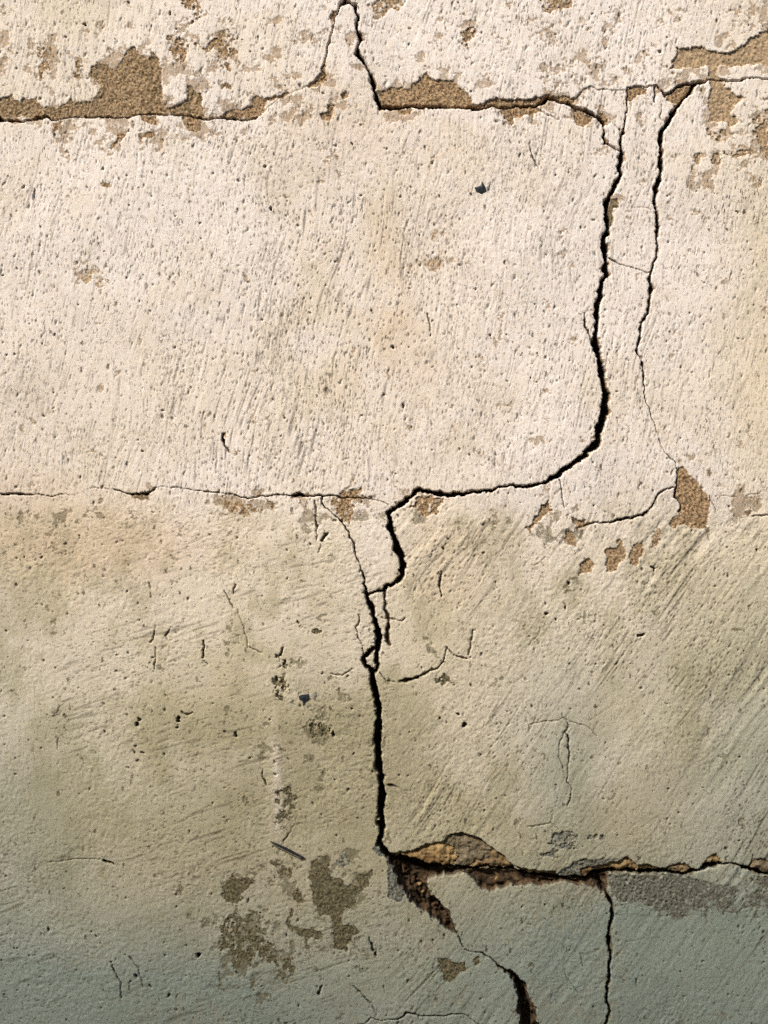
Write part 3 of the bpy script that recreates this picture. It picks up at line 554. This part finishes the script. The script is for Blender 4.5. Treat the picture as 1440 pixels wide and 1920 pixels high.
    sp = mx(sp, mx(mul(specks(15, 4.6, 7.5, .24, 4), .75), specks(5, 15, 26, .20, 5)))
    nb_ = N(t, 'ShaderNodeMath', operation='SUBTRACT'); nb_.inputs[0].default_value = 1.0; L.new(mx(B[1], mx(B[2], st.outputs['Fac'])), nb_.inputs[1])
    sp = mul(mul(sp, ramp(noise(3.3, 4, .6), .36, .60, .4, 1.0)), nb_.outputs[0])
    c = mix(mul(sp, .9), c, (.075, .052, .03))
    L.new(c, b.inputs['Base Color'])
    # fine relief below the size of the mesh
    n1 = noise(420, 3, .6); n2 = noise(150, 3, .6, (1, 1, .35)); add = N(t, 'ShaderNodeMath', operation='ADD'); L.new(mul(n1, .45), add.inputs[0]); L.new(n2, add.inputs[1])
    bp = N(t, 'ShaderNodeBump'); bp.inputs['Strength'].default_value = .42; bp.inputs['Distance'].default_value = .0013
    sb = N(t, 'ShaderNodeMath', operation='SUBTRACT'); L.new(add.outputs[0], sb.inputs[0]); L.new(mul(sp, 1.2), sb.inputs[1])
    L.new(sb.outputs[0], bp.inputs['Height']); L.new(bp.outputs[0], b.inputs['Normal'])
    return m
WALL = wall_material()
def simple(name, a, bcol, scale=60, rough=.85, bump=.4, dist=.002):
    m = bpy.data.materials.new(name); m.use_nodes = True; t = m.node_tree; b = t.nodes['Principled BSDF']; b.inputs['Roughness'].default_value = rough
    b.inputs['Specular IOR Level'].default_value = .25
    co = N(t, 'ShaderNodeTexCoord'); n = N(t, 'ShaderNodeTexNoise'); n.inputs['Scale'].default_value = scale; n.inputs['Detail'].default_value = 5; n.inputs['Roughness'].default_value = .65
    t.links.new(co.outputs['Object'], n.inputs['Vector'])
    r = N(t, 'ShaderNodeValToRGB'); r.color_ramp.elements[0].position = .35; r.color_ramp.elements[1].position = .65
    r.color_ramp.elements[0].color = (*a, 1); r.color_ramp.elements[1].color = (*bcol, 1)
    t.links.new(n.outputs['Fac'], r.inputs[0]); t.links.new(r.outputs[0], b.inputs['Base Color'])
    bp = N(t, 'ShaderNodeBump'); bp.inputs['Strength'].default_value = bump; bp.inputs['Distance'].default_value = dist
    t.links.new(n.outputs['Fac'], bp.inputs['Height']); t.links.new(bp.outputs[0], b.inputs['Normal'])
    return m

# ------------------------------------------------------------------ the wall and its parts
root = bpy.data.objects.new('plastered_wall', None); COL.objects.link(root)
root['label'] = 'old masonry wall in cracked and flaking cream limewashed plaster, with olive and grey shade painted in lower down'
root['category'] = 'wall'

def mesh_from_cells(name, F, cells, parent, label=None, back=0.0):
    """cells: boolean (rows-1, cols-1)"""
    R, Cn = F.x.shape
    jj, ii = np.nonzero(cells)
    if len(jj) == 0: return None
    base = jj * Cn + ii
    quads = np.stack([base, base + Cn, base + Cn + 1, base + 1], 1)      # faces look toward -y
    used, inv = np.unique(quads, return_inverse=True)
    me = bpy.data.meshes.new(name)
    n = len(used); nf = len(quads)
    co = np.empty((n, 3), f4)
    co[:, 0] = X(F.x.ravel()[used]); co[:, 2] = Z(F.y.ravel()[used]); co[:, 1] = -F.h.ravel()[used] / 1000.0 + back
    me.vertices.add(n); me.vertices.foreach_set('co', co.ravel())
    me.loops.add(nf * 4); me.loops.foreach_set('vertex_index', inv.astype(np.int32).ravel())
    me.polygons.add(nf); me.polygons.foreach_set('loop_start', np.arange(0, nf * 4, 4, dtype=np.int32))
    me.polygons.foreach_set('use_smooth', np.ones(nf, bool))
    me.update(calc_edges=True)
    def colattr(nm, a, b_, c_):
        at = me.attributes.new(nm, 'FLOAT_COLOR', 'POINT'); v = np.ones((n, 4), f4)
        for k, q in enumerate((a, b_, c_)): v[:, k] = q.ravel()[used]
        at.data.foreach_set('color', v.ravel())
    def flattr(nm, a):
        at = me.attributes.new(nm, 'FLOAT', 'POINT'); at.data.foreach_set('value', a.ravel()[used].astype(f4))
    colattr('stain_shade', F.yel, F.pea, F.oli); colattr('layer', F.coo, F.bare, F.crk); colattr('wear_shade', F.damp, F.worn, F.grm)
    colattr('strokes', *F.dir); flattr('hollow', F.hol); flattr('pit', F.pit); flattr('tint', F.tint); flattr('stone', F.stone); flattr('stone_mix', F.smix)
    me.materials.append(WALL)
    o = bpy.data.objects.new(name, me); COL.objects.link(o); o.parent = parent
    if label: o['label'] = label
    return o

PITCH = 1.6
xs = np.arange(-64, 1504.1, PITCH); ys = np.arange(-64, 1984.1, PITCH)
F = evaluate(xs, ys, PITCH)
# flood fill between the through-cracks: each piece is a slab of plaster
bar = F.bar; R, Cn = bar.shape
lab = np.where(bar, -1, 0).astype(np.int32)
def flood(lab):
    flat = lab.ravel(); sizes = {}; nxt = 1
    # run-length union-find by rows
    par = [0]
    def find(a):
        while par[a] != a: par[a] = par[par[a]]; a = par[a]
        return a
    prev = []; runs_all = []
    for j in range(R):
        row = lab[j] == 0
        e = np.flatnonzero(np.diff(np.concatenate(([0], row.view(np.int8), [0]))))
        cur = []
        pi = 0
        for a, b_ in zip(e[0::2], e[1::2]):
            idn = None
            while pi < len(prev) and prev[pi][1] <= a: pi += 1
            q = pi
            while q < len(prev) and prev[q][0] < b_:
                r_ = find(prev[q][2])
                if idn is None: idn = r_
                elif r_ != idn: par[r_] = idn
                q += 1
            if idn is None: par.append(len(par)); idn = len(par) - 1
            cur.append((a, b_, idn)); runs_all.append((j, a, b_, idn))
        prev = cur
    for j, a, b_, i_ in runs_all: lab[j, a:b_] = find(i_)
    return lab
lab = flood(lab)
ids, cnt = np.unique(lab[lab > 0], return_counts=True)
bigids = [int(i) for i, c_ in sorted(zip(ids, cnt), key=lambda t: -t[1]) if c_ > 1200]
print('slabs', len(bigids), [int(c_) for c_ in sorted(cnt)[::-1][:20]])
slab = np.zeros(lab.shape, np.int32)
for k, i_ in enumerate(bigids): slab[lab == i_] = k + 1
# spread the slab numbers over the cracks (nearest by repeated dilation)
for it in range(40):
    z = slab == 0
    if not z.any(): break
    for dj, di in ((0, 1), (1, 0), (0, -1), (-1, 0)):
        sh = np.roll(slab, (dj, di), (0, 1)); slab = np.where((slab == 0) & (sh > 0), sh, slab)
# each slab has moved a little on its own: a step in depth of a few millimetres at the cracks
cent = {k: (F.x[slab == k].mean(), F.y[slab == k].mean()) for k in range(1, len(bigids) + 1)}
print({k: (int(a), int(b_)) for k, (a, b_) in cent.items()})
rs = np.random.default_rng(5)
sh = np.zeros(F.h.shape, f4)
for k in cent:
    o_ = rs.uniform(-.6, .6)
    sh += np.where(slab == k, o_, 0)
fade = np.clip(1 - F.crk, 0, 1)
edge = sst(0, 40, F.x + 64) * sst(0, 40, 1504 - F.x) * sst(0, 40, F.y + 64) * sst(0, 40, 1984 - F.y)
F.h = F.h + sh * fade * edge
# cells
L = F.lab
def allv(m): return m[:-1, :-1] & m[1:, :-1] & m[:-1, 1:] & m[1:, 1:]
taken = np.zeros((R - 1, Cn - 1), bool)
core = allv(F.core & (F.stone < .5)) 
n_obj = 0
for v in np.unique(L):
    if v == 0: continue
    c_ = allv(L == v) & ~core & ~taken
    if c_.sum() < 6: continue
    nm = F.name[int(v)]
    lb = None
    if nm == 'stone': lb = 'ochre stone of the masonry behind the plaster' if ST[v - 300][1] < .5 else 'grey brown stone of the masonry behind the plaster'
    mesh_from_cells(nm, F, c_, root, lb); taken |= c_; n_obj += 1
mesh_from_cells('crack_mortar', F, core & ~taken, root, 'dark crumbled mortar at the bottom of the cracks'); taken |= core
sl_c = slab[:-1, :-1]
for k in cent:
    c_ = (sl_c == k) & ~taken
    mesh_from_cells('plaster_slab', F, c_, root); taken |= c_
mesh_from_cells('plaster_slab', F, ~taken, root) if (~taken).any() else None
# the same wall beyond the picture, coarser
PO = 14.0
xo = np.arange(-64 - PO * 130, 1504 + PO * 130 + 1, PO); yo = np.concatenate([np.arange(-64 - PO * 52, -64, PO), np.arange(-64, 1984, PO), [1984.], np.arange(1984 + PO, 2424, PO)])
xo = np.unique(np.concatenate([xo, [1504.]]))
G = evaluate(xo, yo, PO)
inside = (G.x > -64.5) & (G.x < 1504.5) & (G.y > -64.5) & (G.y < 1984.5)
G.h = G.h * (1 - .0) - np.where(inside, 1.0, 0)
mesh_from_cells('plaster_slab', G, ~allv(inside), root, 'plain plaster at the margins of the wall')
TOPZ = Z(yo.min()); XL, XR = X(xo.min()), X(xo.max())

def box_mesh(name, x0, x1, y0, y1, z0, z1, mat, parent=None, bev=.01):
    import bmesh
    bm = bmesh.new(); bmesh.ops.create_cube(bm, size=1)
    for v in bm.verts: v.co = Vector(((x0 + x1) / 2 + v.co.x * (x1 - x0), (y0 + y1) / 2 + v.co.y * (y1 - y0), (z0 + z1) / 2 + v.co.z * (z1 - z0)))
    if bev: bmesh.ops.bevel(bm, geom=list(bm.edges), offset=bev, segments=2, affect='EDGES')
    me = bpy.data.meshes.new(name); bm.to_mesh(me); bm.free(); me.materials.append(mat)
    o = bpy.data.objects.new(name, me); COL.objects.link(o); o.parent = parent; return o
MASON = simple('old_masonry', (.16, .11, .06), (.34, .25, .15), 30)
GROUND = simple('lane_earth', (.10, .08, .055), (.20, .165, .115), 12, bump=.6, dist=.02)
OPP = simple('added_house_render', (.20, .18, .14), (.30, .27, .21), 6)
box_mesh('masonry_core', XL + .01, XR - .01, .055, .42, .0, TOPZ - .01, MASON, root)
box_mesh('coping', XL - .03, XR + .03, -.05, .47, TOPZ - .005, TOPZ + .07, MASON, root)

# ground
def ground():
    n = 80; v = []; f = []
    gx_ = np.sign(np.linspace(-1, 1, n + 1)) * np.abs(np.linspace(-1, 1, n + 1)) ** 3 * 150
    for yv in gx_:
        for xv in gx_: v.append((xv, yv, -.02 + .015 * math.sin(xv * 3.1) * math.sin(yv * 2.7)))
    for j in range(n):
        for i in range(n): a = j * (n + 1) + i; f.append((a, a + 1, a + n + 2, a + n + 1))
    me = bpy.data.meshes.new('ground'); me.from_pydata(v, [], f); me.materials.append(GROUND)
    o = bpy.data.objects.new('ground', me); COL.objects.link(o); o['kind'] = 'structure'
ground()

def added_house():  # unseen, added and sized to shade the lower part of the wall
    r = bpy.data.objects.new('added_house', None); COL.objects.link(r); r.location = (0, -3.45, 0)
    y1 = -3.45; H = 4.86; wins = [(-6.6, .9), (-3.4, .9), (2.2, .9), (5.4, .9), (-6.6, 3.0), (-3.4, 3.0), (-.6, 3.0), (2.2, 3.0), (5.4, 3.0)]
    def b(name, x0, x1, ya, yb, z0, z1, m, p=r, bv=.01):
        o = box_mesh(name, x0, x1, ya + 3.45, yb + 3.45, z0, z1, m, p, bv); return o
    # the wall as strips round the openings so that each window sits in a real reveal
    xs_ = sorted({-12.0, 12.0} | {a for a, _ in wins} | {a + 1.1 for a, _ in wins}); zs_ = [0, .9, 2.3, 3.0, 4.4, H]
    bm = bmesh.new()
    for i in range(len(xs_) - 1):
        for j in range(len(zs_) - 1):
            if any(abs(a - xs_[i]) < .01 and z <= zs_[j] + .01 < z + 1.39 for a, z in wins): continue
            g_ = bmesh.ops.create_cube(bm, size=1)
            for v in g_['verts']:
                v.co = Vector(((xs_[i] + xs_[i + 1]) / 2 + v.co.x * (xs_[i + 1] - xs_[i]), -.2 + v.co.y * .4, (zs_[j] + zs_[j + 1]) / 2 + v.co.z * (zs_[j + 1] - zs_[j])))
    me = bpy.data.meshes.new('facade'); bm.to_mesh(me); bm.free(); me.materials.append(OPP); o = bpy.data.objects.new('facade', me); COL.objects.link(o); o.parent = r
    WD = simple('window_paint', (.10, .12, .10), (.16, .18, .15), 40); GL = simple('window_glass', (.02, .025, .03), (.03, .035, .04), 3, rough=.1, bump=0)
    for a, z in wins:
        f = b('window', a + .003, a + 1.097, y1 - .16, y1 - .10, z + .003, z + .08, WD)
        b('frame', a + .003, a + .08, y1 - .16, y1 - .10, z + .083, z + 1.31, WD, f); b('frame', a + 1.02, a + 1.097, y1 - .16, y1 - .10, z + .083, z + 1.31, WD, f)
        b('frame', a + .003, a + 1.097, y1 - .16, y1 - .10, z + 1.313, z + 1.397, WD, f); b('frame', a + .52, a + .58, y1 - .155, y1 - .105, z + .083, z + 1.31, WD, f)
        b('pane', a + .083, a + .517, y1 - .14, y1 - .13, z + .083, z + 1.31, GL, f, 0); b('pane', a + .583, a + 1.017, y1 - .14, y1 - .13, z + .083, z + 1.31, GL, f, 0)
    b('eaves', -12.1, 12.1, y1 - .5, y1 + .12, H + .003, H + .12, WD)
    bm = bmesh.new(); vs = [bm.verts.new(p) for p in ((-12.1, .12, H + .124), (12.1, .12, H + .124), (12.1, -6, H + .124), (-12.1, -6, H + .124), (-12.1, -3, H + 1.2), (12.1, -3, H + 1.2))]
    for q in ((0, 1, 5, 4), (2, 3, 4, 5), (0, 4, 3), (1, 2, 5), (3, 2, 1, 0)): bm.faces.new([vs[k] for k in q])
    me = bpy.data.meshes.new('roof'); bm.to_mesh(me); bm.free(); me.materials.append(simple('roof_clay', (.18, .07, .04), (.28, .12, .07), 14)); o = bpy.data.objects.new('roof', me); COL.objects.link(o); o.parent = r
    b('rear_wall', -12, 12, y1 - 5.9, y1 - 5.7, 0, H, OPP)
    r['label'] = 'unseen two storey house across the lane from the cracked wall'; r['category'] = 'added_house'
import bmesh
added_house()

# ------------------------------------------------------------------ small things in the plaster
import bmesh
def from_pts(name, verts, faces, mat, parent=None):
    me = bpy.data.meshes.new(name); me.from_pydata(verts, [], faces); me.materials.append(mat)
    o = bpy.data.objects.new(name, me); COL.objects.link(o); o.parent = parent; return o
def hgt(px, py):
    i = int(round((px + 64) / PITCH)); j = int(round((py + 64) / PITCH)); return float(np.max(F.h[j - 2:j + 3, i - 2:i + 3]))
def shard(name, poly, mat, lift, parent, peak=None):
    """a faceted chip set in the plaster: outline sunk in, ridge point proud"""
    cx = sum(p[0] for p in poly) / len(poly); cy = sum(p[1] for p in poly) / len(poly); h0 = hgt(cx, cy)
    if peak: cx, cy = peak
    v = [(X(a), -(h0 - 6) / 1000, Z(b_)) for a, b_ in poly] + [(X(a * .9 + cx * .1), -(h0 + lift * .25) / 1000, Z(b_ * .9 + cy * .1)) for a, b_ in poly] + [(X(cx), -(h0 + lift) / 1000, Z(cy))]
    n = len(poly); f = [(i, (i + 1) % n, n + (i + 1) % n, n + i) for i in range(n)] + [(n + i, n + (i + 1) % n, 2 * n) for i in range(n)]
    return from_pts(name, v, f, mat, parent)
FLINT = simple('dark_flint', (.012, .014, .015), (.045, .05, .05), 220, rough=.5, dist=.0006)
PALE = simple('pale_chip', (.16, .15, .12), (.34, .31, .25), 220, dist=.0006)
shard('flint_chip', [(888, 353), (900, 349), (904, 340), (911, 352), (913, 360), (902, 365), (892, 361)], FLINT, 2.2, root, (903, 352))
shard('flint_chip', [(911, 352), (917, 346), (920, 341), (917, 356), (913, 359)], PALE, 1.5, root)
shard('flint_chip', [(560, 1304), (566, 1301), (580, 1300), (581, 1311), (574, 1316), (569, 1324), (567, 1314), (561, 1311)], FLINT, 1.8, root, (569, 1307))
shard('flint_chip', [(585, 1302), (593, 1293), (594, 1303), (590, 1313), (586, 1309)], PALE, 1.2, root)

# the dark splinter stuck in the plaster at the lower left
WOOD = simple('weathered_wood', (.008, .008, .008), (.04, .038, .034), 300, rough=.7, dist=.0008)
def splinter():
    r = bpy.data.objects.new('wood_splinter', None); COL.objects.link(r)
    p0, p1 = Vector((X(507), -(hgt(512, 1580) + .6) / 1000, Z(1577))), Vector((X(570), -(hgt(566, 1606) + .9) / 1000, Z(1609)))
    r.location = (p0 + p1) / 2
    ax = (p1 - p0); n = 16; L_ = ax.length; a = ax.normalized(); side = a.cross(Vector((0, -1, 0))).normalized(); out = Vector((0, -1, 0))
    v = []; f = []; m = 7
    for k in range(n + 1):
        t = k / n; rad = .0029 * min(1, .25 + t * 4) * (1 if t < .96 else .75); c = p0 + ax * t - r.location + side * .0004 * math.sin(t * 9)
        for q in range(m):
            th = 2 * math.pi * q / m; rr = rad * (1 + .18 * math.sin(q * 2.3 + 1)); v.append(tuple(c + side * rr * math.cos(th) + out * rr * .9 * math.sin(th)))
    for k in range(n):
        for q in range(m): f.append((k * m + q, k * m + (q + 1) % m, (k + 1) * m + (q + 1) % m, (k + 1) * m + q))
    f.append(tuple(range(m))[::-1]); f.append(tuple(n * m + q for q in range(m)))
    o = from_pts('shaft', v, f, WOOD, r)
    v2 = []; f2 = []                                                      # a pale split strip lying along it
    for k in range(9):
        t = .1 + .82 * k / 8; c = p0 + ax * t - r.location + side * .0018
        v2 += [tuple(c + side * .0000 + out * .0022), tuple(c + side * .0016 + out * .0018), tuple(c + side * .0018 - out * .001), tuple(c - out * .001)]
    for k in range(8):
        for q in range(4): f2.append((k * 4 + q, k * 4 + (q + 1) % 4, k * 4 + 4 + (q + 1) % 4, k * 4 + 4 + q))
    f2 += [(3, 2, 1, 0), (32, 33, 34, 35)]
    from_pts('split_strip', v2, f2, PALE, r)
    r['label'] = 'thin dark wooden splinter stuck slantwise in the plaster at lower left'; r['category'] = 'splinter'
splinter()

# broken bits of mortar and stone lodged in the open joint
def rubble(px, py, r_, dep, seed, mat):
    rr = random.Random(seed); bm = bmesh.new(); bmesh.ops.create_icosphere(bm, subdivisions=2, radius=1)
    ax = [(Vector((rr.uniform(-1, 1), rr.uniform(-1, 1), rr.uniform(-1, 1))).normalized(), rr.uniform(.45, .85)) for _ in range(9)]
    sc = Vector((rr.uniform(.8, 1.5), .8, rr.uniform(.6, 1.1)))
    for v in bm.verts:
        for a, d in ax:
            e = v.co.dot(a)
            if e > d: v.co -= a * (e - d)
        v.co = Vector((v.co.x * sc.x, v.co.y * sc.y, v.co.z * sc.z)) * (r_ / 1000) * rr.uniform(.95, 1.05)
    me = bpy.data.meshes.new('rubble_fragment'); bm.to_mesh(me); bm.free(); me.materials.append(mat)
    o = bpy.data.objects.new('rubble_fragment', me); COL.objects.link(o); o.parent = root
    i = int(round((px + 64) / PITCH)); j = int(round((py + 64) / PITCH))
    o.location = (X(px), -(F.h[j, i] + dep) / 1000, Z(py)); o.rotation_euler = (rr.uniform(-.5, .5), rr.uniform(0, 3), rr.uniform(-.5, .5))
RUB = simple('broken_mortar', (.02, .014, .008), (.11, .075, .042), 160, dist=.001)
RU2 = simple('broken_stone', (.16, .09, .03), (.42, .27, .11), 160, dist=.001)
for k, (px, py, r_) in enumerate([(1120, 1650, 9), (1114, 1661, 5), (775, 1646, 7), (786, 1668, 6), (804, 1690, 6), (822, 1703, 4.5), (838, 1724, 4.5), (898, 1650, 6), (932, 1650, 5), (1010, 1652, 4),
                                  (980, 1855, 5.5), (990, 1880, 6.5), (986, 1905, 6), (794, 1682, 4), (870, 1636, 4.5)]):
    rubble(px, py, r_, r_ * .12, 50 + k, RU2 if k % 5 == 3 else RUB)
